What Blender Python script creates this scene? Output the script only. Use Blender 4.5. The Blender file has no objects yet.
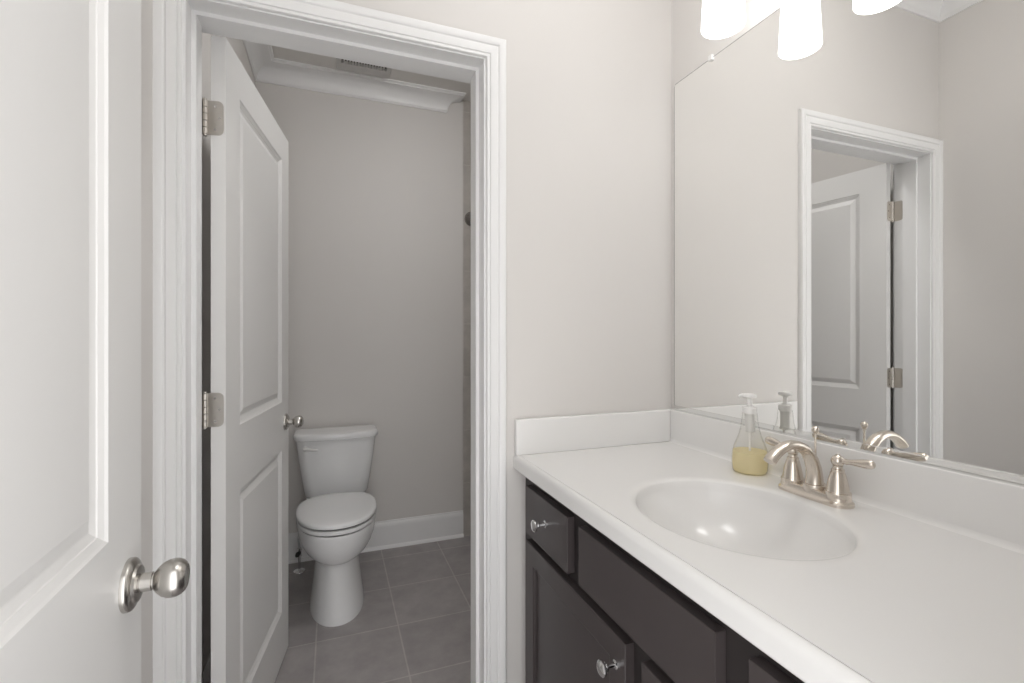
import bpy, bmesh, math
from mathutils import Vector, Matrix

# ------------------------------------------------------------------ camera, world, exposure
sc = bpy.context.scene
COL = sc.collection
CAM_H = 1.265
cam_d = bpy.data.cameras.new('camera')
cam_d.sensor_fit = 'HORIZONTAL'; cam_d.sensor_width = 36.0
cam_d.lens = 478.2 / 1024 * 36.0
cam_d.shift_y = -(341.5 - 335.2) / 1024
cam_d.clip_start = 0.02
cam = bpy.data.objects.new('camera', cam_d); COL.objects.link(cam)
cam.location = (0, 0, CAM_H)
cam.rotation_euler = (math.radians(90), 0, math.radians(-20.54))
sc.camera = cam

world = bpy.data.worlds.new('world'); sc.world = world
world.use_nodes = True
bgn = world.node_tree.nodes['Background']
bgn.inputs['Color'].default_value = (1.0, 0.997, 1.0, 1)
bgn.inputs['Strength'].default_value = 1.5
SHADE_EMIT = 1.5
TOILET_FILL = 18.0  # strength of the fill light added to brighten the toilet room
BATH_FILL = 10.5  # strength of the fill light added over the vanity room
SHADE_COLOR = (1.0, 1.0, 1.0)

sc.view_settings.view_transform = 'Standard'
sc.view_settings.look = 'None'
sc.view_settings.gamma = 1.0
sc.view_settings.use_curve_mapping = False
sc.view_settings.exposure = 0.90

# ------------------------------------------------------------------ main dimensions
XL, XR = -0.377, 1.052            # left wall, mirror wall
YE0, YE1 = 0.025, 0.14            # entry wall
YB0, YB1 = 1.30, 1.44             # partition with the inner door
YT = 2.935                        # rear wall of the toilet room
XTUB = 1.62                       # far wall of the tub alcove
ZC = 2.743
JL, JR, JT = -0.3187, 0.402, 2.049     # clear opening of the inner door
EL, ER, ET = -0.312, 0.385, 2.049      # entry opening

# ------------------------------------------------------------------ materials
def mat(name, color, rough=0.5, metal=0.0, var=0.0, scale=8.0, bump=0.0, bscale=60.0, **kw):
    m = bpy.data.materials.new(name); m.use_nodes = True
    nt = m.node_tree; b = nt.nodes['Principled BSDF']
    b.inputs['Base Color'].default_value = (*color, 1)
    b.inputs['Roughness'].default_value = rough
    b.inputs['Metallic'].default_value = metal
    for k, v in kw.items():
        b.inputs[k].default_value = v
    tc = nt.nodes.new('ShaderNodeTexCoord')
    if var > 0:
        n = nt.nodes.new('ShaderNodeTexNoise'); n.inputs['Scale'].default_value = scale
        n.inputs['Detail'].default_value = 4
        nt.links.new(tc.outputs['Object'], n.inputs['Vector'])
        r = nt.nodes.new('ShaderNodeMix'); r.data_type = 'RGBA'
        r.inputs['A'].default_value = (*[c * (1 - var) for c in color], 1)
        r.inputs['B'].default_value = (*[min(1, c * (1 + var)) for c in color], 1)
        nt.links.new(n.outputs['Fac'], r.inputs['Factor'])
        nt.links.new(r.outputs['Result'], b.inputs['Base Color'])
    if bump > 0:
        n2 = nt.nodes.new('ShaderNodeTexNoise'); n2.inputs['Scale'].default_value = bscale
        nt.links.new(tc.outputs['Object'], n2.inputs['Vector'])
        bp = nt.nodes.new('ShaderNodeBump'); bp.inputs['Strength'].default_value = bump
        bp.inputs['Distance'].default_value = 0.001
        nt.links.new(n2.outputs['Fac'], bp.inputs['Height'])
        nt.links.new(bp.outputs['Normal'], b.inputs['Normal'])
    return m

def tile_mat(name, c1, c2, grout, pitch, loc, rot=(0, 0, 0), rough=0.45, mortar=0.0035):
    m = bpy.data.materials.new(name); m.use_nodes = True
    nt = m.node_tree; b = nt.nodes['Principled BSDF']; L = nt.links.new
    tc = nt.nodes.new('ShaderNodeTexCoord')
    mp = nt.nodes.new('ShaderNodeMapping')
    mp.inputs['Location'].default_value = loc; mp.inputs['Rotation'].default_value = rot
    L(tc.outputs['Object'], mp.inputs['Vector'])
    br = nt.nodes.new('ShaderNodeTexBrick'); br.offset = 0.0; br.squash = 1.0
    br.inputs['Scale'].default_value = 1.0
    br.inputs['Brick Width'].default_value = pitch; br.inputs['Row Height'].default_value = pitch
    br.inputs['Mortar Size'].default_value = mortar; br.inputs['Mortar Smooth'].default_value = 0.3
    br.inputs['Color1'].default_value = (*c1, 1); br.inputs['Color2'].default_value = (*c2, 1)
    br.inputs['Mortar'].default_value = (*grout, 1)
    L(mp.outputs['Vector'], br.inputs['Vector'])
    n = nt.nodes.new('ShaderNodeTexNoise'); n.inputs['Scale'].default_value = 9; n.inputs['Detail'].default_value = 8
    n.inputs['Roughness'].default_value = 0.65
    L(tc.outputs['Object'], n.inputs['Vector'])
    mr = nt.nodes.new('ShaderNodeMapRange')
    mr.inputs['From Min'].default_value = 0.3; mr.inputs['From Max'].default_value = 0.7
    mr.inputs['To Min'].default_value = 0.86; mr.inputs['To Max'].default_value = 1.14
    L(n.outputs['Fac'], mr.inputs['Value'])
    mx = nt.nodes.new('ShaderNodeMix'); mx.data_type = 'RGBA'; mx.blend_type = 'MULTIPLY'
    mx.inputs['Factor'].default_value = 1.0
    L(br.outputs['Color'], mx.inputs['A']); L(mr.outputs['Result'], mx.inputs['B'])
    L(mx.outputs['Result'], b.inputs['Base Color'])
    bp = nt.nodes.new('ShaderNodeBump'); bp.inputs['Strength'].default_value = 0.5
    bp.inputs['Distance'].default_value = 0.0015; bp.invert = True
    L(br.outputs['Fac'], bp.inputs['Height']); L(bp.outputs['Normal'], b.inputs['Normal'])
    b.inputs['Roughness'].default_value = rough
    return m

M = {}
M['wall'] = mat('greige_wall_paint', (0.69, 0.665, 0.64), 0.6, var=0.015, scale=3, bump=0.08, bscale=220)
M['ceiling'] = mat('white_ceiling_paint', (0.74, 0.72, 0.69), 0.7, var=0.012, scale=3)
M['trim'] = mat('white_trim_paint', (0.83, 0.825, 0.82), 0.32, var=0.01, scale=5)
M['door'] = mat('white_door_paint', (0.78, 0.77, 0.755), 0.34, var=0.01, scale=5)
M['floor'] = tile_mat('grey_floor_tile', (0.335, 0.312, 0.308), (0.365, 0.340, 0.335), (0.47, 0.44, 0.425), 0.3315, (0.065, -2.128 + 0.3315 * 7, 0))
M['wtile'] = tile_mat('taupe_wall_tile', (0.42, 0.39, 0.36), (0.45, 0.42, 0.39), (0.54, 0.51, 0.48), 0.334, (-0.77, 0, 0), rot=(math.radians(-90), 0, 0), rough=0.4, mortar=0.002)
M['wtile_x'] = tile_mat('taupe_wall_tile_side', (0.42, 0.39, 0.36), (0.45, 0.42, 0.39), (0.54, 0.51, 0.48), 0.334, (0, 0, 0), rot=(math.radians(-90), 0, math.radians(90)), rough=0.4, mortar=0.002)
M['counter'] = mat('white_cultured_marble', (0.81, 0.80, 0.785), 0.21, var=0.01, scale=4)
M['espresso'] = mat('espresso_cabinet_finish', (0.056, 0.046, 0.046), 0.36, var=0.06, scale=14)
M['espresso_shaded'] = mat('espresso_gap_shade', (0.026, 0.021, 0.021), 0.45, var=0.06, scale=14)  # same finish as the fronts, darkened to paint shade into the gaps
M['nickel'] = mat('brushed_nickel', (0.70, 0.64, 0.57), 0.24, 1.0, bump=0.05, bscale=400)
M['satin'] = mat('satin_nickel', (0.56, 0.54, 0.51), 0.27, 1.0, bump=0.05, bscale=400)
M['hinge'] = mat('hinge_nickel', (0.60, 0.57, 0.53), 0.33, 1.0)
M['chrome'] = mat('polished_chrome', (0.82, 0.82, 0.82), 0.07, 1.0)
M['black'] = mat('black_plastic', (0.02, 0.02, 0.02), 0.4)
M['porcelain'] = mat('white_porcelain', (0.86, 0.86, 0.86), 0.10, var=0.004)
M['seat'] = mat('white_seat_plastic', (0.83, 0.83, 0.83), 0.2, var=0.004)
M['mirror'] = mat('mirror_silver', (0.94, 0.94, 0.93), 0.0, 1.0)
M['channel'] = mat('mirror_channel', (0.80, 0.80, 0.79), 0.03, 1.0)
M['clip'] = mat('clear_clip_plastic', (0.85, 0.84, 0.82), 0.15)
M['white_plastic'] = mat('white_plastic', (0.72, 0.71, 0.69), 0.4, var=0.005)
M['vent_plastic'] = mat('vent_plastic', (0.60, 0.585, 0.565), 0.5, var=0.005)
M['slot'] = mat('vent_dark', (0.03, 0.03, 0.03), 0.8)
M['pump'] = mat('pump_plastic', (0.84, 0.83, 0.81), 0.3)
M['dark_nickel'] = mat('dark_nickel', (0.30, 0.285, 0.27), 0.2, 1.0)
M['rope'] = mat('hose_braid', (0.55, 0.55, 0.55), 0.3, 0.8)

def clear_mat():
    m = bpy.data.materials.new('clear_bottle_plastic'); m.use_nodes = True
    nt = m.node_tree; nt.nodes.remove(nt.nodes['Principled BSDF'])
    out = nt.nodes['Material Output']
    t = nt.nodes.new('ShaderNodeBsdfTransparent'); t.inputs['Color'].default_value = (0.985, 0.985, 0.975, 1)
    g = nt.nodes.new('ShaderNodeBsdfGlossy'); g.inputs['Roughness'].default_value = 0.06
    lw = nt.nodes.new('ShaderNodeLayerWeight'); lw.inputs['Blend'].default_value = 0.10
    mx = nt.nodes.new('ShaderNodeMixShader')
    ml = nt.nodes.new('ShaderNodeMath'); ml.operation = 'MULTIPLY'; ml.inputs[1].default_value = 0.45
    nt.links.new(lw.outputs['Fresnel'], ml.inputs[0]); nt.links.new(ml.outputs[0], mx.inputs['Fac'])
    nt.links.new(t.outputs[0], mx.inputs[1]); nt.links.new(g.outputs[0], mx.inputs[2])
    nt.links.new(mx.outputs[0], out.inputs['Surface'])
    return m
M['clear'] = clear_mat()

def liquid_mat():
    m = bpy.data.materials.new('yellow_soap'); m.use_nodes = True
    nt = m.node_tree; nt.nodes.remove(nt.nodes['Principled BSDF']); out = nt.nodes['Material Output']
    c = (1.0, 0.925, 0.68, 1)
    d = nt.nodes.new('ShaderNodeBsdfDiffuse'); d.inputs['Color'].default_value = c
    t = nt.nodes.new('ShaderNodeBsdfTranslucent'); t.inputs['Color'].default_value = c
    p = nt.nodes.new('ShaderNodeBsdfTransparent'); p.inputs['Color'].default_value = (1.0, 0.955, 0.80, 1)
    a = nt.nodes.new('ShaderNodeMixShader'); a.inputs['Fac'].default_value = 0.45
    b = nt.nodes.new('ShaderNodeMixShader'); b.inputs['Fac'].default_value = 0.25
    nt.links.new(d.outputs[0], a.inputs[1]); nt.links.new(t.outputs[0], a.inputs[2])
    nt.links.new(a.outputs[0], b.inputs[1]); nt.links.new(p.outputs[0], b.inputs[2])
    nt.links.new(b.outputs[0], out.inputs['Surface'])
    return m
M['liquid'] = liquid_mat()

def shade_mat(name, strength):
    m = bpy.data.materials.new(name); m.use_nodes = True
    b = m.node_tree.nodes['Principled BSDF']
    b.inputs['Base Color'].default_value = (0.9, 0.88, 0.85, 1)
    b.inputs['Roughness'].default_value = 0.4
    b.inputs['Emission Color'].default_value = (*SHADE_COLOR, 1)
    b.inputs['Emission Strength'].default_value = strength
    return m
M['shade'] = shade_mat('lit_frosted_glass', SHADE_EMIT)
M['fill_dome'] = shade_mat('added_fill_dome', TOILET_FILL)  # glow of the added toilet room fill
M['fill_dome_vanity'] = shade_mat('added_fill_dome_vanity', BATH_FILL)  # glow of the added vanity room fill

# ------------------------------------------------------------------ mesh helpers
class MB:
    def __init__(self): self.v = []; self.f = []
    def add(self, vs, fs):
        o = len(self.v); self.v += [tuple(p) for p in vs]; self.f += [tuple(i + o for i in f) for f in fs]
        return self
    def box(self, x0, x1, y0, y1, z0, z1, bev=0.0, seg=2):
        if bev <= 0:
            vs = [(x, y, z) for x in (x0, x1) for y in (y0, y1) for z in (z0, z1)]
            return self.add(vs, [(0, 1, 3, 2), (4, 6, 7, 5), (0, 4, 5, 1), (2, 3, 7, 6), (0, 2, 6, 4), (1, 5, 7, 3)])
        bm = bmesh.new(); bmesh.ops.create_cube(bm, size=1)
        for v in bm.verts:
            v.co = Vector(((x0 + x1) / 2 + v.co.x * (x1 - x0), (y0 + y1) / 2 + v.co.y * (y1 - y0), (z0 + z1) / 2 + v.co.z * (z1 - z0)))
        bmesh.ops.bevel(bm, geom=bm.edges[:], offset=bev, segments=seg, profile=0.5, affect='EDGES')
        bm.verts.index_update()
        self.add([v.co[:] for v in bm.verts], [[v.index for v in f.verts] for f in bm.faces]); bm.free()
        return self
    def rings(self, rs, closed=True, cap0=True, cap1=True):
        """rs: list of rings with the same number of points"""
        n = len(rs[0]); vs = [p for r in rs for p in r]; fs = []
        for i in range(len(rs) - 1):
            for j in range(n if closed else n - 1):
                k = (j + 1) % n
                fs.append((i * n + j, i * n + k, (i + 1) * n + k, (i + 1) * n + j))
        if cap0: fs.append(tuple(range(n - 1, -1, -1)))
        if cap1: fs.append(tuple((len(rs) - 1) * n + j for j in range(n)))
        return self.add(vs, fs)
    def lathe(self, prof, org=(0, 0, 0), axis=(0, 0, 1), seg=40, cap0=True, cap1=True):
        A = Vector(axis).normalized(); O = Vector(org)
        U = A.orthogonal().normalized(); V = A.cross(U)
        rs = [[O + A * h + (U * math.cos(2 * math.pi * j / seg) + V * math.sin(2 * math.pi * j / seg)) * max(r, 1e-5) for j in range(seg)] for r, h in prof]
        return self.rings(rs, True, cap0, cap1)
    def tube(self, path, rad, seg=20, side=None):
        """rad: list of r or (r_normal, r_side)"""
        P = [Vector(p) for p in path]; rs = []; N = None
        for i, p in enumerate(P):
            T = (P[min(i + 1, len(P) - 1)] - P[max(i - 1, 0)]).normalized()
            if side is not None:
                S = Vector(side); N = S.cross(T).normalized(); S = T.cross(N).normalized()
            else:
                N = T.orthogonal().normalized() if N is None else (N - T * N.dot(T)).normalized()
                S = T.cross(N)
            r = rad[i] if isinstance(rad, (list, tuple)) else rad
            ra, rb = r if isinstance(r, (list, tuple)) else (r, r)
            rs.append([p + N * ra * math.cos(2 * math.pi * j / seg) + S * rb * math.sin(2 * math.pi * j / seg) for j in range(seg)])
        return self.rings(rs)

ORG = {}
def smooth(me, ang=35):
    for p in me.polygons: p.use_smooth = True
    me.set_sharp_from_angle(angle=math.radians(ang))

def obj(name, mb, m, parent=None, org=None, local=False, ang=35, weld=True):
    """one mesh object; vertices are given in world space unless local"""
    o0 = Vector(org) if org else Vector((0, 0, 0))
    if parent is not None: base = ORG[parent.name]
    else: base = Vector((0, 0, 0))
    shift = o0 if not local else Vector((0, 0, 0))
    if parent is not None and not local:
        shift = base
    me = bpy.data.meshes.new(name)
    me.from_pydata([tuple(Vector(p) - shift) for p in mb.v], [], mb.f)
    bm = bmesh.new(); bm.from_mesh(me)
    if weld: bmesh.ops.remove_doubles(bm, verts=bm.verts[:], dist=1e-5)
    bmesh.ops.recalc_face_normals(bm, faces=bm.faces[:])
    bm.to_mesh(me); bm.free(); me.update()
    smooth(me, ang)
    me.materials.append(m)
    o = bpy.data.objects.new(name, me); COL.objects.link(o)
    wn = o.modifiers.new('weighted_normal', 'WEIGHTED_NORMAL'); wn.keep_sharp = True; wn.weight = 60
    if parent is not None:
        o.parent = parent; ORG[o.name] = base.copy()
    else:
        o.location = o0; ORG[o.name] = o0.copy()
    return o

def thing(name, label, cat, loc=(0, 0, 0), rotz=0.0, group=None, kind=None):
    o = bpy.data.objects.new(name, None); COL.objects.link(o)
    o.empty_display_size = 0.05
    o.location = loc; o.rotation_euler = (0, 0, rotz)
    ORG[o.name] = Vector(loc)
    tag(o, label, cat, group, kind); return o

def tag(o, label, cat, group=None, kind=None):
    o['label'] = label; o['category'] = cat
    if group: o['group'] = group
    if kind: o['kind'] = kind
    return o

def struct(name, mb, m, label, cat, org=None, ang=35):
    o = obj(name, mb, m, org=org, ang=ang)
    return tag(o, label, cat, kind='structure')

# ------------------------------------------------------------------ room shell
T = 0.10
struct('floor', MB().box(XL - T, XTUB + T, YE0, YT + T, -0.10, 0.0), M['floor'], 'grey square floor tiles with thin pale grout lines', 'floor')
struct('ceiling', MB().box(XL - T, XTUB + T, YE0, YT + T, ZC, ZC + T), M['ceiling'], 'flat pale ceiling over both rooms', 'ceiling')
XLT = -0.398
struct('wall_left', MB().box(XL - T, XL, YE0, YB1, 0, ZC).box(XL - T, XLT, YB1, YT + T, 0, ZC), M['wall'], 'greige left wall behind the open foreground door', 'wall')
struct('wall_right', MB().box(XR, XR + T, YE0, YB0 + 0.02, 0, ZC), M['wall'], 'greige wall behind the large mirror', 'wall')
w = MB()
w.box(XL, JL - 0.02, YB0, YB1, 0, ZC); w.box(JR + 0.02, XTUB, YB0, YB1, 0, ZC); w.box(JL - 0.02, JR + 0.02, YB0, YB1, JT + 0.02, ZC)
struct('wall_back', w, M['wall'], 'greige partition wall with the doorway to the toilet room', 'wall')
w = MB()
w.box(XL, EL - 0.02, YE0, YE1, 0, ZC); w.box(ER + 0.02, XR + T, YE0, YE1, 0, ZC); w.box(EL - 0.02, ER + 0.02, YE0, YE1, ET + 0.02, ZC)
struct('wall_front', w, M['wall'], 'greige entry wall around the doorway the photo is taken from', 'wall')
struct('wall_rear', MB().box(XLT, XTUB + T, YT, YT + T, 0, ZC), M['wall'], 'greige wall behind the toilet', 'wall')
struct('wall_tub', MB().box(XTUB, XTUB + T, YB0, YT, 0, ZC), M['wall'], 'wall at the far side of the bathtub alcove', 'wall')
# tiled lining of the tub alcove
t = MB().box(0.768, XTUB - 0.009, YT - 0.009, YT, 0.0, ZC)
struct('wall_tile', t, M['wtile'], 'narrow strip of taupe tiled wall at the right of the toilet room', 'tiled wall')
struct('wall_tile_side', MB().box(XTUB - 0.009, XTUB, YB1, YT, 0, ZC), M['wtile_x'], 'taupe tiled long wall of the bathtub alcove', 'tiled wall')

# ---- door casings and jambs
CAS = [(0, 0), (0, .008), (.0015, .010), (.0075, .0102), (.0092, .0082), (.0110, .0118), (.020, .0134), (.0295, .0138), (.0310, .0118), (.0335, .0120), (.0362, .0152), (.040, .0166), (.047, .018), (.0535, .0175), (.0565, .0135), (.057, 0)]
def casing(name, xl, xr, zt, y, sgn, label):
    cs = CAS
    rows = []
    path = lambda w: [(xl - w, 0.0), (xl - w, zt + w), (xr + w, zt + w), (xr + w, 0.0)]
    mb = MB()
    n = len(cs)
    vs = []; fs = []
    for (wd, th) in cs:
        for (x, z) in path(wd): vs.append((x, y + sgn * th, z))
    for i in range(n - 1):
        for j in range(3):
            fs.append((i * 4 + j, i * 4 + j + 1, (i + 1) * 4 + j + 1, (i + 1) * 4 + j))
    fs.append(tuple(i * 4 for i in range(n))); fs.append(tuple(i * 4 + 3 for i in range(n)))
    for j in range(3):   # back face against the wall
        fs.append((j, j + 1, (n - 1) * 4 + j + 1, (n - 1) * 4 + j))
    mb.add(vs, fs)
    return struct(name, mb, M['trim'], label, 'door casing', ang=25)
casing('trim_1', JL - 0.006, JR + 0.006, JT + 0.004, YB0, -1, 'white moulded casing around the toilet room doorway')
casing('trim_2', JL - 0.006, JR + 0.006, JT + 0.004, YB1, 1, 'white casing on the toilet room side of the inner doorway')
casing('trim_3', EL - 0.006, ER + 0.006, ET + 0.004, YE1, 1, 'white casing of the entry doorway, inside face')
def jamb(name, xl, xr, zt, y0, y1, s0, s1, label):
    mb = MB()
    mb.box(xl - 0.02, xl, y0, y1, 0, zt + 0.02); mb.box(xr, xr + 0.02, y0, y1, 0, zt + 0.02); mb.box(xl, xr, y0, y1, zt, zt + 0.02)
    mb.box(xl - 0.001, xl + 0.010, s0, s1, 0, zt - 0.010); mb.box(xr - 0.010, xr + 0.001, s0, s1, 0, zt - 0.010); mb.box(xl - 0.001, xr + 0.001, s0, s1, zt - 0.010, zt + 0.001)
    return struct(name, mb, M['trim'], label, 'door jamb')
jamb('trim_4', JL, JR, JT, YB0, YB1, 1.348, 1.400, 'white jamb and stop lining the toilet room doorway')
jamb('trim_5', EL, ER, ET, YE0, YE1, 0.040, 0.098, 'white jamb and stop lining the entry doorway')

# ---- crown mouldings: profile = (out from wall, down from ceiling)
def crown_prof(h, p):
    pr = [(0, -1), (.07, -1), (.09, -.93), (.12, -.90)]
    for k in range(9):
        a = math.radians(8 + k * 74 / 8)
        pr.append((.12 + .72 * (1 - math.cos(a)) * 0.98, -.90 + .72 * math.sin(a) * 1.02))
    pr += [(.87, -.16), (.88, -.12), (.95, -.10), (1.0, -.06), (1.0, 0)]
    return [(a * p, b * h) for a, b in pr]
def crown_run(name, path_fn, prof, label):
    """path_fn(d) -> list of (x, y) corner points for the offset d from the wall"""
    n = len(path_fn(0)); vs = []; fs = []
    for d, z in prof:
        for (x, y) in path_fn(d): vs.append((x, y, ZC + z))
    for i in range(len(prof) - 1):
        for j in range(n - 1):
            fs.append((i * n + j, i * n + j + 1, (i + 1) * n + j + 1, (i + 1) * n + j))
    return struct(name, MB().add(vs, fs), M['trim'], label, 'crown moulding', ang=30)
CP = crown_prof(0.092, 0.105)
crown_run('trim_6', lambda d: [(0.652, YB1 + 0.0), (0.652, YB1 + d), (XLT + d, YB1 + d), (XLT + d, YT - d), (0.655 + d, YT - d), (0.655 + d, YT)], CP, 'white crown moulding in the toilet room ending at the tile')
CP2 = crown_prof(0.118, 0.118)
crown_run('trim_7', lambda d: [(XL + d, YE1 + d), (XL + d, YB0 - d), (XR - d, YB0 - d), (XR - d, YE1 + d), (XL + d, YE1 + d)], CP2, 'white crown moulding around the vanity room ceiling')

# ---- baseboards: profile (out, up)
BP = [(0, 0), (.026, 0), (.0255, .006), (.023, .013), (.018, .018), (.0145, .019), (.0145, .128), (.0125, .134), (.0125, .140), (.010, .147), (.006, .152), (.005, .160), (0, .160)]
def base(name, p0, p1, nrm, label):
    vs = []; fs = []
    for d, z in BP:
        for p in (p0, p1): vs.append((p[0] + nrm[0] * d, p[1] + nrm[1] * d, z))
    n = len(BP)
    for i in range(n - 1): fs.append((2 * i, 2 * i + 1, 2 * i + 3, 2 * i + 2))
    fs.append(tuple(2 * i for i in range(n))); fs.append(tuple(2 * i + 1 for i in range(n)))
    return struct(name, MB().add(vs, fs), M['trim'], label, 'baseboard', ang=30)
base('baseboard_rear', (XLT, YT), (0.768, YT), (0, -1), 'tall white baseboard behind the toilet')
base('baseboard_left', (XLT, 1.53), (XLT, YT - 0.03), (1, 0), 'tall white baseboard along the left wall of the toilet room')
base('baseboard_entry', (XL, YE1 + 0.03), (XL, YB0 - 0.03), (1, 0), 'white baseboard behind the open foreground door')

# ------------------------------------------------------------------ panel doors
def panel_door(name, label, loc, ang, wid, z0, z1, thick, panels, stile, label_kw=None):
    """local x = along the width from the hinge edge, local y = thickness (face at y=0 and y=thick), z up"""
    root = thing(name, label, 'door', loc, ang, kind='structure')
    mb = MB()
    xs = [0, stile, wid - stile, wid]
    zs = [z0] + [z for p in panels for z in p] + [z1]
    steps = [(0, 0), (.003, -.0028), (.0105, -.0065), (.0112, -.0080), (.0195, -.0115), (.0215, -.0115), (.0415, -.0035), (.042, -.0035)]
    for side in (0, 1):
        yy = lambda d: (0 - d) if side == 0 else (thick + d)
        for i in range(3):
            for k in range(len(zs) - 1):
                a, b, c, d = xs[i], xs[i + 1], zs[k], zs[k + 1]
                if i == 1 and k % 2 == 1:
                    rs = []
                    for (o, h) in steps:
                        y = yy(h)
                        rs.append([(a + o, y, c + o), (b - o, y, c + o), (b - o, y, d - o), (a + o, y, d - o)])
                    mb.rings(rs, True, False, True)
                else:
                    y = yy(0)
                    mb.add([(a, y, c), (b, y, c), (b, y, d), (a, y, d)], [(0, 1, 2, 3)])
    mb.add([(0, 0, z0), (wid, 0, z0), (wid, thick, z0), (0, thick, z0), (0, 0, z1), (wid, 0, z1), (wid, thick, z1), (0, thick, z1)],
           [(0, 1, 2, 3), (4, 5, 6, 7), (0, 3, 7, 4), (1, 2, 6, 5)])
    me = obj('door_slab', mb, M['door'], root, local=True, ang=12)
    return root

def egg_knob(root, x, z, y_face, sgn, lab=None):
    """knob set on a face; sgn = outward direction along local y"""
    k = obj('door_knob', MB().lathe([(.010, .006), (.0100, .014), (.0115, .015), (.0115, .0265), (.0092, .027), (.0092, .029), (.0120, .0294),
        (.0158, .0325), (.0205, .0380), (.0232, .0440), (.0240, .0495), (.0234, .0548), (.0213, .0595), (.0178, .0630), (.0146, .0646), (.0136, .0640), (.008, .0634), (.0, .0637)],
        (x, y_face, z), (0, sgn, 0), 48), M['satin'], root, local=True)
    obj('rosette', MB().lathe([(.0325, 0), (.0325, .004), (.0315, .0065), (.0285, .0085), (.024, .0095), (.022, .0125), (.014, .0135), (.010, .0135)], (x, y_face, z), (0, sgn, 0), 48), M['satin'], k, local=True)
    obj('privacy_hole', MB().lathe([(.0016, .0), (.0016, .0008)], (x + 0.0112, y_face + sgn * 0.021, z + 0.001), (1, 0, 0), 12), M['black'], k, local=True)
    return k

# inner door: hinge edge faces the camera, room face looks right
DA = 7.8
dd = math.radians(90 - DA)
door1 = panel_door('door_1', 'white two-panel door standing open into the toilet room', (-0.2635, 1.4400, 0), dd, 0.70, 0.008, 2.048, 0.035, [(0.201, 0.823), (1.009, 1.938)], 0.110)
egg_knob(door1, 0.645, 0.923, 0.0, -1)
egg_knob(door1, 0.645, 0.923, 0.035, 1)
obj('latch_plate', MB().box(0.699, 0.7012, 0.005, 0.030, 0.894, 0.952), M['hinge'], door1, local=True)
def hinge(root, zc, pin, jamb_leaf, hgt=0.089, edge_x=0.0, y0=0.004, y1=0.035):
    """leaf on the hinge edge (local plane x = edge_x) reaching to the pin beyond local y1"""
    h2 = hgt / 2; r = 0.014; mb = MB()
    pts = [(pin[1], -h2), (pin[1], h2)]
    ya, yb = y0, pin[1]
    # rounded leaf outline in (y, z)
    out = [(yb, -h2), (yb, h2)]
    for k in range(7):
        a = math.radians(90 + 15 * k); out.append((ya + r + r * math.cos(a), h2 - r + r * math.sin(a)))
    for k in range(7):
        a = math.radians(180 + 15 * k); out.append((ya + r + r * math.cos(a), -h2 + r + r * math.sin(a)))
    rs = [[(x, y, zc + z) for y, z in out] for x in (edge_x - 0.0022, edge_x + 0.0003)]
    mb.rings(rs)
    hg = obj('hinge', mb, M['hinge'], root, local=True)
    kn = MB(); seg = hgt / 5
    for i in range(5):
        kn.lathe([(.0045, 0), (.0058, .0006), (.0058, seg - .0012), (.0045, seg - .0006)], (pin[0], pin[1], zc - h2 + i * seg), (0, 0, 1), 20)
    kn.lathe([(.0045, 0), (.005, .001), (.0045, .004), (.002, .0055)], (pin[0], pin[1], zc + h2), (0, 0, 1), 16)
    kn.lathe([(.0045, 0), (.005, -.001), (.0045, -.004), (.002, -.0055)], (pin[0], pin[1], zc - h2), (0, 0, 1), 16)
    obj('knuckle', kn, M['hinge'], hg, local=True)
    for (yy, zz) in ((ya + 0.020, h2 * 0.68), (ya + 0.010, 0.0), (ya + 0.020, -h2 * 0.68)):
        obj('screw', MB().lathe([(.0034, -.0004), (.0034, .0004), (.0012, .0005), (.0, -.0002)], (edge_x - 0.0022, yy, zc + zz), (-1, 0, 0), 16), M['satin'], hg, local=True)
    # leaf let into the jamb, given in world space
    jx, jy0, jy1 = jamb_leaf
    inv = (Matrix.Translation(root.location) @ Matrix.Rotation(root.rotation_euler.z, 4, 'Z')).inverted()
    jl = MB(); out = [(jy1, -h2), (jy1, h2)]
    for k in range(7):
        a = math.radians(90 + 15 * k); out.append((jy0 + r + r * math.cos(a), h2 - r + r * math.sin(a)))
    for k in range(7):
        a = math.radians(180 + 15 * k); out.append((jy0 + r + r * math.cos(a), -h2 + r + r * math.sin(a)))
    jl.rings([[tuple(inv @ Vector((x, y, zc + z))) for y, z in out] for x in (jx - 0.0003, jx + 0.0022)])
    obj('jamb_leaf', jl, M['hinge'], hg, local=True)
    return hg
for zc in (1.832, 1.070, 0.285):
    hinge(door1, zc, (-0.003, 0.0475), (JL, 1.402, 1.447))

# entry door in the left foreground, hinged behind the camera side
EA = math.radians(90 + 1.6)
door2 = panel_door('door_2', 'white two-panel entry door with egg-shaped knob in the left foreground', (-0.2290, 0.130, 0), EA, 0.668, 0.010, 2.042, 0.035, [(0.215, 0.838), (1.024, 1.938)], 0.112)
egg_knob(door2, 0.617, 0.945, 0.0, -1)
egg_knob(door2, 0.617, 0.945, 0.035, 1)
obj('latch_plate', MB().box(0.667, 0.6692, 0.005, 0.030, 0.916, 0.974), M['hinge'], door2, local=True)
for zc in (1.832, 1.070, 0.285):
    hinge(door2, zc, (-0.003, 0.0475), (EL, 0.100, 0.136))

# strike plate in the right jamb of the inner doorway
sp = MB().box(JR - 0.0012, JR + 0.0005, 1.402, 1.436, 0.895, 0.952, 0.0004, 1)
tag(obj('strike_plate', sp, M['hinge'], org=(JR, 1.419, 0.92)), 'small nickel strike plate in the right door jamb', 'strike plate')

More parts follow.
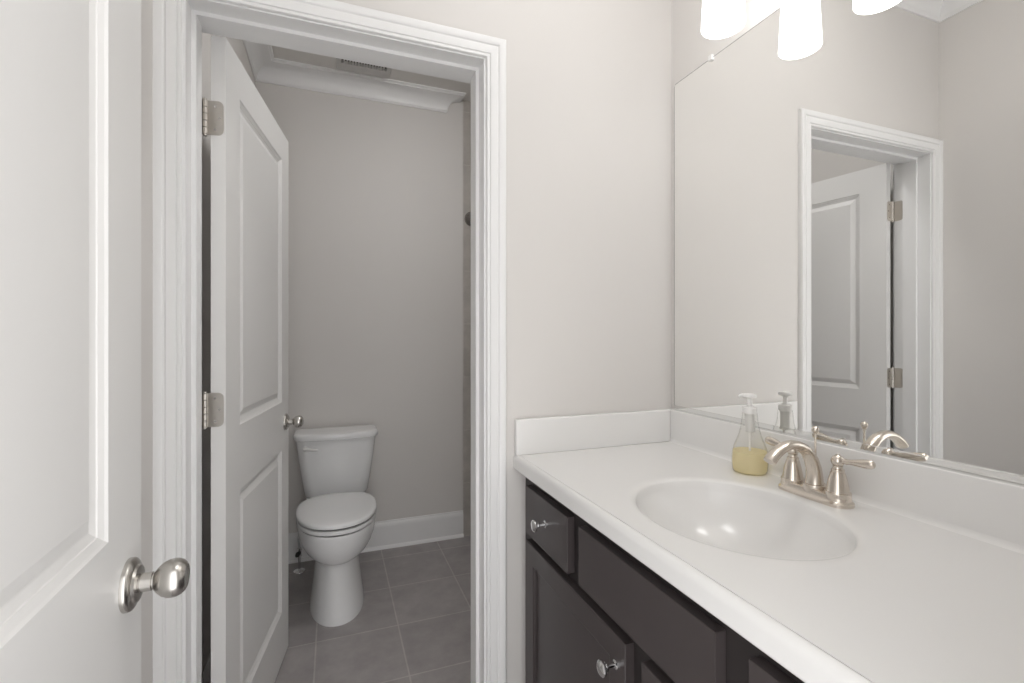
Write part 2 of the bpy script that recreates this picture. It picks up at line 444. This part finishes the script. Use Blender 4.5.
# ------------------------------------------------------------------ vanity cabinet
VY0, VY1 = 0.172, 1.296
CX = 0.528
FX = 0.508
cab = thing('vanity_cabinet', 'dark espresso vanity cabinet with chrome knobs under the white countertop', 'cabinet', (0.79, 0.734, 0))
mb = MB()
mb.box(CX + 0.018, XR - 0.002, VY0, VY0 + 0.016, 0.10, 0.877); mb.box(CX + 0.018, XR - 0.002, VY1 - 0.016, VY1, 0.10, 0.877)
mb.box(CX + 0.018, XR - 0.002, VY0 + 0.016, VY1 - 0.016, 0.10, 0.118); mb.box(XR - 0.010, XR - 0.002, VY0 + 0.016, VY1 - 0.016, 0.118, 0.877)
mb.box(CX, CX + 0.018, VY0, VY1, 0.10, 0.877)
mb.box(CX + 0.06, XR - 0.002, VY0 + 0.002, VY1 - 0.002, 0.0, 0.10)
obj('cabinet_body', mb, M['espresso_shaded'], cab)
def chrome_knob(parent, y, z):
    k = obj('knob', MB().lathe([(.0090, 0), (.0090, .002), (.0060, .004), (.0050, .012), (.0050, .018), (.0070, .0205), (.0095, .0220), (.0095, .0232), (.0075, .0240), (.0110, .0260), (.0145, .0285), (.0152, .0310), (.0147, .0335), (.0122, .0358), (.0085, .0370), (.0, .0377)],
        (FX, y, z), (-1, 0, 0), 32), M['chrome'], parent)
    return k
def slab_front(name, y0, y1, z0, z1):
    return obj(name, MB().box(FX, CX + 0.0005, y0, y1, z0, z1, 0.0025, 2), M['espresso'], cab)
d1 = slab_front('drawer', 0.992, 1.247, 0.711, 0.843); chrome_knob(d1, 1.112, 0.783)
ff = slab_front('false_front', 0.534, 0.939, 0.713, 0.843)
ff['label'] = 'wide blank drawer front below the sink'
d2 = slab_front('drawer', 0.222, 0.477, 0.711, 0.843); chrome_knob(d2, 0.357, 0.783)
def shaker(y0, y1, z0, z1, ky):
    mb = MB(); s = 0.052; xb = CX + 0.0005; x0 = FX; xp = FX + 0.009
    rs = []
    def ring(o, x): return [(x, y0 + o, z0 + o), (x, y1 - o, z0 + o), (x, y1 - o, z1 - o), (x, y0 + o, z1 - o)]
    mb.rings([ring(0, xb), ring(0, x0 + .002), ring(.0006, x0 + .0006), ring(.002, x0), ring(s, x0), ring(s + .002, x0 + .001), ring(s + .003, xp)], True, True, True)
    d = obj('cabinet_door', mb, M['espresso'], cab, ang=20)
    chrome_knob(d, ky, 0.634)
    return d
shaker(0.758, 1.247, 0.135, 0.690, 0.788)
shaker(0.222, 0.708, 0.135, 0.690, 0.678)

# ------------------------------------------------------------------ countertop with integral oval bowl
CZ = 0.919
top = thing('countertop', 'white cultured marble vanity top with an integral oval sink and backsplash', 'countertop', (0.77, 0.734, 0.878))
SXc, SYc, SA, SB = 0.744, 0.734, 0.176, 0.205
x0c, x1c, y0c, y1c = 0.5045, XR - 0.001, VY0 - 0.012, YB0 - 0.001
N = 128
def rect_hit(a):
    dx, dy = SA * math.cos(a), SB * math.sin(a); t = 1e9
    if dx > 1e-9: t = min(t, (x1c - SXc) / dx)
    if dx < -1e-9: t = min(t, (x0c - SXc) / dx)
    if dy > 1e-9: t = min(t, (y1c - SYc) / dy)
    if dy < -1e-9: t = min(t, (y0c - SYc) / dy)
    return t
angs = [2 * math.pi * j / N for j in range(N)]
for (cx_, cy_) in ((x0c, y0c), (x0c, y1c), (x1c, y0c), (x1c, y1c)):
    a = math.atan2((cy_ - SYc) / SB, (cx_ - SXc) / SA) % (2 * math.pi)
    j = min(range(N), key=lambda q: abs(angs[q] - a)); angs[j] = a
def bowl_z(s):
    return 0
rows = []
rows.append([(SXc + SA * math.cos(a) * rect_hit(a), SYc + SB * math.sin(a) * rect_hit(a), CZ) for a in angs])
D_ = 0.134
prof_ = [(1.14, 0), (1.10, -0.0001), (1.07, -0.0005), (1.045, -0.0015), (1.022, -0.0034), (1.004, -0.0066)]
for s in (.99, .978, .962, .942, .915, .88, .835, .78, .71, .63, .54, .44, .34, .24, .16, .115):
    prof_.append((s, -0.006 - (D_ - 0.006) * (1 - (s / 1.004) ** 2.05) ** 0.62))
for s, z in prof_:
    sx = s * SA
    rows.append([(SXc + (0.02 * (1 - s) if s < 1 else 0) + s * SA * math.cos(a), SYc + s * SB * math.sin(a), CZ + z) for a in angs])
mb = MB(); mb.rings(rows, True, False, True)
# front nosing: small groove, rounded lip, drip edge
nose = [(0.5045, CZ), (0.5040, CZ - 0.0045), (0.5026, CZ - 0.0045), (0.5018, CZ + 0.0006), (0.4990, CZ + 0.0004), (0.4955, CZ - 0.0010), (0.4925, CZ - 0.0040), (0.4905, CZ - 0.0085), (0.4897, CZ - 0.014),
        (0.4897, CZ - 0.036), (0.4910, CZ - 0.0400), (0.494, CZ - 0.0415), (0.527, CZ - 0.0415), (0.527, CZ - 0.004)]
vs = [(x, y, z) for (x, z) in nose for y in (y0c, y1c)]
fs = [(2 * i, 2 * i + 1, 2 * i + 3, 2 * i + 2) for i in range(len(nose) - 1)]
fs.append(tuple(2 * i for i in range(len(nose)))); fs.append(tuple(2 * i + 1 for i in range(len(nose))))
mb.add(vs, fs)
obj('sink_top', mb, M['counter'], top, ang=50)
bs = MB().box(XR - 0.021, XR - 0.001, y0c, YB0 - 0.001, CZ - 0.0005, 1.022, 0.0035, 3)
# cove where the splash meets the deck
cv = [(XR - 0.021, CZ + 0.010)] + [(XR - 0.021 - 0.010 * (1 - math.cos(math.radians(a))), CZ + 0.010 - 0.010 * math.sin(math.radians(a))) for a in (22, 45, 67, 90)] + [(XR - 0.021, CZ - 0.0002)]
bs.rings([[(x, y, z) for x, z in cv] for y in (y0c + 0.003, YB0 - 0.022)])
obj('backsplash', bs, M['counter'], top)
obj('side_splash', MB().box(0.493, XR - 0.0205, YB0 - 0.021, YB0 - 0.001, CZ - 0.0005, 1.022, 0.0035, 3), M['counter'], top)
dr = obj('drain', MB().lathe([(.0, .0012), (.013, .0012), (.014, .0), (.0155, .0), (.0165, .0025), (.021, .0022), (.0225, .0)], (SXc + 0.018, SYc, CZ + prof_[-1][1]), (0, 0, 1), 32), M['nickel'], top)

# ------------------------------------------------------------------ faucet
FXc, FYc = 0.967, 0.733
fz = CZ
fa = thing('faucet', 'brushed nickel two-handle faucet with arched spout behind the sink', 'faucet', (FXc, FYc, fz))
def oblong(hl, hw, z, n=48):
    r = hw; pts = []
    for j in range(n):
        a = 2 * math.pi * j / n
        yy = math.cos(a); xx = math.sin(a)
        pts.append((FXc + xx * hw, FYc + (hl - r) * (1 if yy >= 0 else -1) * min(1, abs(yy) * 6) + yy * r, z))
    return pts
rs = [oblong(.0795, .0280, fz), oblong(.0798, .0283, fz + .002), oblong(.0795, .0280, fz + .006), oblong(.0770, .0255, fz + .009), oblong(.0755, .0238, fz + .0105), oblong(.0750, .0232, fz + .016), oblong(.0738, .0222, fz + .0200), oblong(.071, .020, fz + .0218), oblong(.067, .016, fz + .0222)]
obj('base_plate', MB().rings(rs), M['nickel'], fa)
def pedestal(y, sgn):
    mb = MB().lathe([(.0235, .015), (.0240, .0245), (.0232, .0268), (.0212, .0275), (.0203, .031), (.0188, .041), (.0168, .051), (.0148, .059), (.0135, .0645), (.0122, .0665), (.0116, .0685), (.0123, .0705), (.0116, .0725), (.0094, .074), (.0085, .0775), (.0095, .080)], (FXc, y, fz), (0, 0, 1), 40)
    p = obj('handle', mb, M['nickel'], fa)
    lv = MB()
    lv.lathe([(.0, -.0125), (.005, -.0115), (.0092, -.0085), (.0118, -.004), (.0125, 0), (.0118, .004), (.0092, .0085), (.006, .0108), (.0042, .0118), (.0042, .0135), (.0, .0142)], (FXc, y, fz + .0890), (0, 0, 1), 32)
    pth = []; rad = []
    for d, r in [(.008, .0060), (.014, .0052), (.018, .0062), (.021, .0052), (.028, .0056), (.038, .0070), (.048, .0084), (.056, .0090), (.063, .0088), (.068, .0074), (.0705, .0045)]:
        pth.append((FXc - .0005 * d, y + sgn * d, fz + .0890 + d * .13)); rad.append((r, r * 0.92))
    lv.tube(pth, rad, 24, side=(1, 0, 0))
    obj('lever', lv, M['nickel'], p)
pedestal(FYc + 0.051, 1); pedestal(FYc - 0.051, -1)
sp_pts = [(.966, .932), (.967, .948), (.9670, .964), (.9645, .982), (.958, .999), (.948, 1.0135), (.935, 1.0245), (.920, 1.0320), (.903, 1.0355), (.886, 1.0345), (.870, 1.0290), (.856, 1.0215), (.8455, 1.0130), (.8385, 1.0055)]
sp_rad = [(.0190, .0200), (.0165, .0182), (.0148, .0170), (.0134, .0160), (.0122, .0152), (.0112, .0146), (.0104, .0141), (.0098, .0138), (.0095, .0136), (.0094, .0136), (.0094, .0136), (.0095, .0137), (.0097, .0138), (.0098, .0139)]
spt = MB().tube([(x, FYc, z) for x, z in sp_pts], sp_rad, 32, side=(0, 1, 0))
spt.lathe([(.0245, .015), (.0245, .026), (.0232, .0285), (.0205, .0295)], (FXc + .001, FYc, fz), (0, 0, 1), 40)
spo = obj('spout', spt, M['nickel'], fa)
lr = MB().lathe([(.0075, .008), (.0075, .030), (.0062, .034), (.0062, .075), (.005, .078), (.0022, .079), (.0022, .139), (.0045, .140), (.0050, .142), (.0038, .1435), (.0066, .1465), (.0075, .150), (.0066, .1545), (.0038, .157), (.0, .158)], (FXc + .0035, FYc, fz - 0.007), (0, 0, 1), 28)
obj('lift_rod', lr, M['nickel'], fa)

# ------------------------------------------------------------------ soap dispenser
BX, BY = 0.9870, 0.921
sd = thing('soap_dispenser', 'clear pump bottle of pale yellow hand soap left of the faucet', 'soap dispenser', (BX, BY, CZ))
def lz(mb, prof, seg=40, **k): return mb.lathe(prof, (BX, BY, CZ), (0, 0, 1), seg, **k)
bprof = [(.0, .0015), (.033, .0005), (.038, .002), (.0403, .006), (.0415, .018), (.0420, .030), (.0415, .044), (.0400, .056), (.0368, .068), (.0325, .079), (.0285, .089), (.0250, .100), (.0222, .112), (.0200, .125), (.0184, .138), (.0174, .150), (.0150, .1515)]
obj('bottle', lz(MB(), bprof, cap0=False, cap1=False), M['clear'], sd)
liq = [(.0, .003), (.032, .0025), (.0365, .004), (.0388, .0075), (.0400, .018), (.0405, .030), (.0400, .044), (.0390, .0545), (.0, .0546)]
obj('liquid_soap', lz(MB(), liq, cap0=False, cap1=False), M['liquid'], sd)
pm = MB()
lz(pm, [(.0150, .148), (.0162, .1495), (.0162, .1630), (.0140, .1648), (.0085, .1655), (.0070, .1665), (.0060, .168), (.0058, .186), (.0080, .1872), (.0145, .1885), (.0160, .1905), (.0160, .1945), (.0145, .197), (.0090, .1985), (.0, .199)], seg=32)
pm.tube([(BX - .006, BY + .007, CZ + .1925), (BX - .012, BY + .011, CZ + .1925), (BX - .017, BY + .014, CZ + .1915), (BX - .019, BY + .0155, CZ + .189)], [(.0052, .0075), (.005, .0065), (.0045, .0052), (.004, .0042)], 16)
obj('pump', pm, M['pump'], sd)
obj('dip_tube', lz(MB(), [(.0024, .006), (.0024, .104)], 12), M['pump'], sd)
fp = MB(); lz(fp, [(.0100, .102), (.0115, .104), (.0115, .149)], 24)
obj('foam_chamber', fp, M['white_plastic'], sd)

# ------------------------------------------------------------------ mirror
MY0, MY1, MZ0, MZ1 = 0.20, 1.280, 1.0375, 2.083
mr = thing('mirror', 'large frameless wall mirror resting above the white backsplash', 'mirror', (XR, (MY0 + MY1) / 2, MZ0))
mb = MB()
pts = [(MY0, 1.0225), (MY1, 1.0225), (MY1, MZ1 - .004), (MY1 - .004, MZ1), (MY0 + .004, MZ1), (MY0, MZ1 - .004)]
mb.rings([[(XR - 0.0005, y, z) for y, z in pts], [(XR - 0.0042, y, z) for y, z in pts]])
obj('glass_panel', mb, M['mirror'], mr, ang=10)
ed = MB().box(XR - 0.0044, XR - 0.0005, MY1, MY1 + 0.0012, 1.0225, MZ1 - .004); ed.box(XR - 0.0044, XR - 0.0005, MY0, MY1 - 0.004, MZ1, MZ1 + 0.0012)
obj('glass_edge', ed, mat('dark_mirror_edge', (0.12, 0.115, 0.105), 0.3), mr)
ch = MB().box(XR - 0.0065, XR - 0.0043, MY0, MY1, 1.0225, 1.0360, 0.0004, 1)
obj('bottom_channel', ch, M['channel'], mr)
for yy in (1.117, 0.734, 0.351):
    obj('clip', MB().box(XR - 0.0105, XR - 0.0005, yy - .007, yy + .007, MZ1 - .007, MZ1 + .010, .002, 2), M['clip'], mr)

# ------------------------------------------------------------------ vanity light with three glass shades
VLZ = 2.26
vl = thing('vanity_light', 'three-shade nickel bath light glowing above the mirror', 'wall light', (XR, 0.735, VLZ))
obj('backplate', MB().box(XR - 0.022, XR - 0.0005, 0.635, 0.835, VLZ - 0.055, VLZ + 0.055, 0.008, 3), M['nickel'], vl)
obj('bar', MB().tube([(XR - 0.055, 0.45, VLZ), (XR - 0.055, 1.02, VLZ)], .009, 20).tube([(XR - 0.02, 0.735, VLZ), (XR - 0.057, 0.735, VLZ)], .012, 20), M['nickel'], vl)
SHX = 0.915
for yy in (0.936, 0.7345, 0.533):
    arm = MB().tube([(XR - 0.055, yy, VLZ), (XR - 0.085, yy, VLZ + 0.004), (SHX + 0.012, yy, VLZ + 0.002), (SHX, yy, VLZ - 0.012), (SHX, yy, VLZ - 0.03)], [.007] * 5, 16)
    obj('arm', arm, M['nickel'], vl)
    hd = obj('shade_holder', MB().lathe([(.012, .0), (.022, -.004), (.031, -.014), (.033, -.030), (.031, -.032)], (SHX, yy, VLZ - 0.022), (0, 0, 1), 32), M['nickel'], vl)
    zb, zt = 2.037, VLZ - 0.040
    sh = MB().lathe([(.030, zt), (.0405, zt - .006), (.0435, zt - .014), (.0515, zb + .003), (.0508, zb), (.0492, zb + .001), (.0415, zt - .016), (.030, zt - .008)], (SHX, yy, 0), (0, 0, 1), 48, cap0=False, cap1=True)
    obj('lamp_shade', sh, M['shade'], vl)

# ------------------------------------------------------------------ toilet
TX = 0.020
tl = thing('toilet', 'white two-piece toilet with closed lid against the rear wall', 'toilet', (TX, 2.62, 0))
def egg(z, yc, hw, fr, bk, n=48, pf=2.15, pb=2.6, xo=0.0):
    pts = []
    for j in range(n):
        a = 2 * math.pi * j / n; cx_, sy_ = math.cos(a), math.sin(a)
        p = pf if sy_ < 0 else pb
        xx = math.copysign(abs(cx_) ** (2 / p), cx_) * hw
        yy = math.copysign(abs(sy_) ** (2 / p), sy_) * (fr if sy_ < 0 else bk)
        pts.append((TX + xo + xx, yc + yy, z))
    return pts
bw = MB().rings([
    egg(0.0, 2.45, .122, 2.45 - 2.212, .36), egg(.006, 2.45, .1225, 2.45 - 2.211, .36), egg(.03, 2.45, .120, 2.45 - 2.216, .355),
    egg(.08, 2.45, .1135, 2.45 - 2.226, .345), egg(.14, 2.45, .1065, 2.45 - 2.236, .33), egg(.20, 2.45, .1005, 2.45 - 2.246, .31),
    egg(.235, 2.45, .0985, 2.45 - 2.250, .30), egg(.248, 2.45, .0995, 2.45 - 2.248, .30), egg(.256, 2.45, .108, 2.45 - 2.236, .295), egg(.266, 2.45, .124, 2.45 - 2.219, .29), egg(.284, 2.45, .142, 2.45 - 2.203, .285),
    egg(.310, 2.45, .158, 2.45 - 2.190, .28), egg(.340, 2.45, .169, 2.45 - 2.181, .275), egg(.375, 2.45, .1755, 2.45 - 2.176, .275),
    egg(.396, 2.45, .177, 2.45 - 2.175, .275), egg(.402, 2.45, .174, 2.45 - 2.178, .272)])
bowl = obj('bowl', bw, M['porcelain'], tl, ang=60)
deck = MB().box(TX - .155, TX + .155, 2.66, 2.90, 0.310, 0.392, .02, 4)
obj('tank_deck', deck, M['porcelain'], tl, ang=60)
YCs = 2.44
seat = MB().rings([egg(.4080, YCs, .1765, YCs - 2.178, .185), egg(.4100, YCs, .179, YCs - 2.173, .188), egg(.4240, YCs, .179, YCs - 2.173, .188), egg(.4275, YCs, .1765, YCs - 2.176, .185)])
obj('seat', seat, M['seat'], tl, ang=60)
lid = MB().rings([egg(.4345, YCs, .177, YCs - 2.175, .178), egg(.437, YCs, .181, YCs - 2.170, .182), egg(.446, YCs, .181, YCs - 2.170, .182), egg(.4525, YCs, .177, YCs - 2.174, .178),
    egg(.4565, YCs, .167, YCs - 2.184, .168), egg(.4595, YCs, .140, YCs - 2.22, .14), egg(.4605, YCs, .07, .14, .08)])
obj('seat_lid', lid, M['seat'], tl, ang=60)
gap = MB().rings([egg(.4270, YCs, .169, YCs - 2.186, .178), egg(.4350, YCs, .169, YCs - 2.186, .178)])
obj('seat_gap_shade', gap, M['black'], tl)  # black disc painting the shade in the gap below the lid
gap = MB().rings([egg(.4015, YCs, .166, YCs - 2.190, .178), egg(.4085, YCs, .166, YCs - 2.190, .178)])
obj('seat_gap_shade', gap, M['black'], tl)  # black disc painting the shade in the gap below the seat
for sx in (-1, 1):
    h = MB().tube([(TX + sx * .062, 2.645, .426), (TX + sx * .105, 2.645, .426)], .013, 16); h.box(TX + sx * .084 - .02, TX + sx * .084 + .02, 2.632, 2.662, .404, .428, .003)
    obj('seat_hinge', h, M['seat'], tl)
def rrect(z, hw, y0, y1, r, n=8, xo=0.0, bow=0.0):
    pts = []
    cs = [(hw - r, y0 + r, -90), (hw - .012, y1 - .012, 0), (-hw + .012, y1 - .012, 90), (-hw + r, y0 + r, 180)]
    for k, (cx_, cy_, a0) in enumerate(cs):
        rr = r if k in (0, 3) else .012
        for j in range(n + 1):
            a = math.radians(a0 + 90 * j / n)
            pts.append((TX + xo + cx_ + rr * math.cos(a), cy_ + rr * math.sin(a), z))
    m = len(pts); out = []
    # bow the front: insert points along the front side
    for k in range(9):
        t = (k + 1) / 10
        x = -(hw - r) + 2 * (hw - r) * t
        out.append((TX + xo + x, y0 - bow * (1 - (2 * t - 1) ** 2), z))
    return pts + out
YT1 = 2.9165
tk = MB().rings([rrect(.388, .146, 2.775, YT1 - .02, .055, bow=.006), rrect(.3905, .156, 2.762, YT1 - .01, .06, bow=.008), rrect(.404, .163, 2.752, YT1, .06, bow=.010), rrect(.49, .177, 2.742, YT1, .06, bow=.012),
    rrect(.60, .192, 2.733, YT1, .06, bow=.014), rrect(.69, .2025, 2.727, YT1, .06, bow=.015), rrect(.7055, .204, 2.726, YT1, .06, bow=.015)])
obj('tank', tk, M['porcelain'], tl, ang=50)
ld = MB().rings([rrect(.7065, .209, 2.722, YT1 + .002, .06, bow=.015), rrect(.709, .2145, 2.717, YT1 + .002, .062, bow=.016), rrect(.722, .2175, 2.714, YT1 + .002, .063, bow=.016), rrect(.733, .2165, 2.715, YT1 + .002, .063, bow=.016), rrect(.7395, .212, 2.719, YT1, .062, bow=.016), rrect(.743, .192, 2.730, YT1 - .01, .06, bow=.015), rrect(.744, .13, 2.77, YT1 - .05, .05, bow=.006)])
obj('tank_lid', ld, M['porcelain'], tl, ang=50)
lv = MB().lathe([(.013, 0), (.013, .006), (.010, .010), (.0, .011)], (TX - .155, 2.7285, .668), (0, -1, 0), 24)
lv.tube([(TX - .165, 2.708, .6695), (TX - .150, 2.705, .6695), (TX - .130, 2.705, .667), (TX - .108, 2.706, .662), (TX - .095, 2.708, .660)], [(.006, .0045), (.0085, .005), (.0075, .0045), (.0065, .004), (.005, .0035)], 16, side=(0, 1, 0))
obj('flush_lever', lv, M['white_plastic'], tl)

# ------------------------------------------------------------------ water supply stop
SXv, SYv = -0.168, 2.80
sv = thing('supply_valve', 'small chrome water supply stop on the floor left of the toilet', 'valve', (SXv, SYv, 0))
obj('escutcheon', MB().lathe([(.030, 0), (.029, .004), (.022, .008), (.010, .010), (.008, .010)], (SXv, SYv, 0), (0, 0, 1), 28), M['chrome'], sv)
obj('riser_pipe', MB().tube([(SXv, SYv, .004), (SXv, SYv, .085)], .0065, 16), M['chrome'], sv)
obj('valve_body', MB().lathe([(.008, 0), (.012, .002), (.012, .012), (.010, .016), (.010, .03), (.012, .032), (.012, .044), (.008, .046)], (SXv, SYv, .080), (0, 0, 1), 20).tube([(SXv, SYv, .105), (SXv - .004, SYv - .03, .105)], .007, 14), M['chrome'], sv)
obj('valve_handle', MB().tube([(SXv - .004, SYv - .028, .105), (SXv - .0055, SYv - .040, .105)], [(.017, .012), (.015, .010)], 20), M['black'], sv)
hp = [(SXv, SYv, .125), (SXv - .004, SYv + .002, .17), (SXv + .002, SYv + .006, .24), (SXv + .025, SYv + .01, .32), (SXv + .045, SYv + .012, .38), (SXv + .05, SYv + .012, .412)]
obj('supply_hose', MB().tube(hp, .0055, 12), M['rope'], sv)

# ------------------------------------------------------------------ ceiling exhaust vent
vx0, vx1, vy0, vy1 = 0.015, 0.305, 2.515, 2.805
vent = thing('exhaust_vent', 'square slatted exhaust fan grille on the toilet room ceiling', 'vent', ((vx0 + vx1) / 2, (vy0 + vy1) / 2, ZC))
fr = MB(); sx0, sx1, sy0, sy1 = vx0 + .028, vx1 - .028, vy0 + .10, vy1 - .085
def vr(o, z): return [(vx0 + o, vy0 + o, z), (vx1 - o, vy0 + o, z), (vx1 - o, vy1 - o, z), (vx0 + o, vy1 - o, z)]
sl = [(sx0, sy0), (sx1, sy0), (sx1, sy1), (sx0, sy1)]
fr.rings([vr(0, ZC - .0005), vr(0, ZC - .008), vr(.010, ZC - .016), [(x, y, ZC - .020) for x, y in sl], [(x, y, ZC - .006) for x, y in sl]], True, False, False)
obj('vent_frame', fr, M['vent_plastic'], vent)
obj('vent_recess', MB().box(sx0, sx1, sy0, sy1, ZC - .005, ZC - .001), M['slot'], vent)
gs = MB(); k = 16
for i in range(1, k):
    x = sx0 + (sx1 - sx0) * i / k
    gs.box(x - .0040, x + .0040, sy0 - .001, sy1 + .001, ZC - .0195, ZC - .007)
obj('vent_slats', gs, M['vent_plastic'], vent)

# ------------------------------------------------------------------ added ceiling fill lights for both rooms (unseen, out of frame)
def added_ceiling_fill(LX, LY, label, m):
    cl = thing('added_ceiling_fill', label, 'added fill light', (LX, LY, ZC))
    obj('fill_base', MB().lathe([(.150, 0), (.150, -.012), (.142, -.022), (.130, -.024)], (LX, LY, ZC - .0005), (0, 0, 1), 48), M['nickel'], cl)
    obj('fill_glow', MB().lathe([(.134, -.024), (.130, -.045), (.112, -.068), (.082, -.085), (.045, -.094), (.0, -.097)], (LX, LY, ZC), (0, 0, 1), 48, cap0=True, cap1=False), m, cl)
added_ceiling_fill(0.50, 1.78, 'added unseen fill light brightening the toilet room', M['fill_dome'])
added_ceiling_fill(0.55, 0.70, 'added unseen fill light over the vanity room', M['fill_dome_vanity'])

# ------------------------------------------------------------------ curtain rod and bathtub (mostly hidden behind the casing)
rod = thing('curtain_rod', 'chrome shower curtain rod flange on the taupe tile', 'curtain rod', (0.823, YT, 2.0))
fl = MB().lathe([(.046, 0), (.046, .007), (.042, .014), (.032, .022), (.022, .032), (.018, .044), (.018, .052)], (0.823, YT - .009, 2.0), (0, -1, 0), 32)
fl2 = MB().lathe([(.046, 0), (.046, .007), (.042, .014), (.032, .022), (.022, .032), (.018, .044), (.018, .052)], (0.823, YB1, 2.0), (0, 1, 0), 32)
obj('flange', fl, M['dark_nickel'], rod); obj('flange', fl2, M['dark_nickel'], rod)
obj('rod', MB().tube([(0.823, YT - .04, 2.0), (0.823, YB1 + .04, 2.0)], .0127, 20), M['dark_nickel'], rod)

tub = thing('bathtub', 'white alcove bathtub hidden behind the right door casing', 'bathtub', (1.24, 2.19, 0))
ty0, ty1, tx0, tx1 = YB1 + .004, YT - .012, 0.865, XTUB - .012
def tr(o, z, r=.06):
    pts = []
    for (cx_, cy_, a0) in ((tx1 - o - r, ty0 + o + r, -90), (tx1 - o - r, ty1 - o - r, 0), (tx0 + o + r, ty1 - o - r, 90), (tx0 + o + r, ty0 + o + r, 180)):
        for j in range(7):
            a = math.radians(a0 + 15 * j); pts.append((cx_ + r * math.cos(a), cy_ + r * math.sin(a), z))
    return pts
obj('tub_shell', MB().rings([tr(0, 0, .005), tr(0, .37, .005), tr(.004, .38, .006), tr(.075, .38, .06), tr(.085, .375, .07), tr(.11, .20, .10), tr(.15, .07, .12), tr(.20, .05, .12)], True, False, True), M['porcelain'], tub, ang=40)
obj('tub_drain', MB().lathe([(.03, 0), (.03, .003), (.02, .004), (.0, .004)], (1.24, ty0 + .33, .05), (0, 0, 1), 24), M['chrome'], tub)
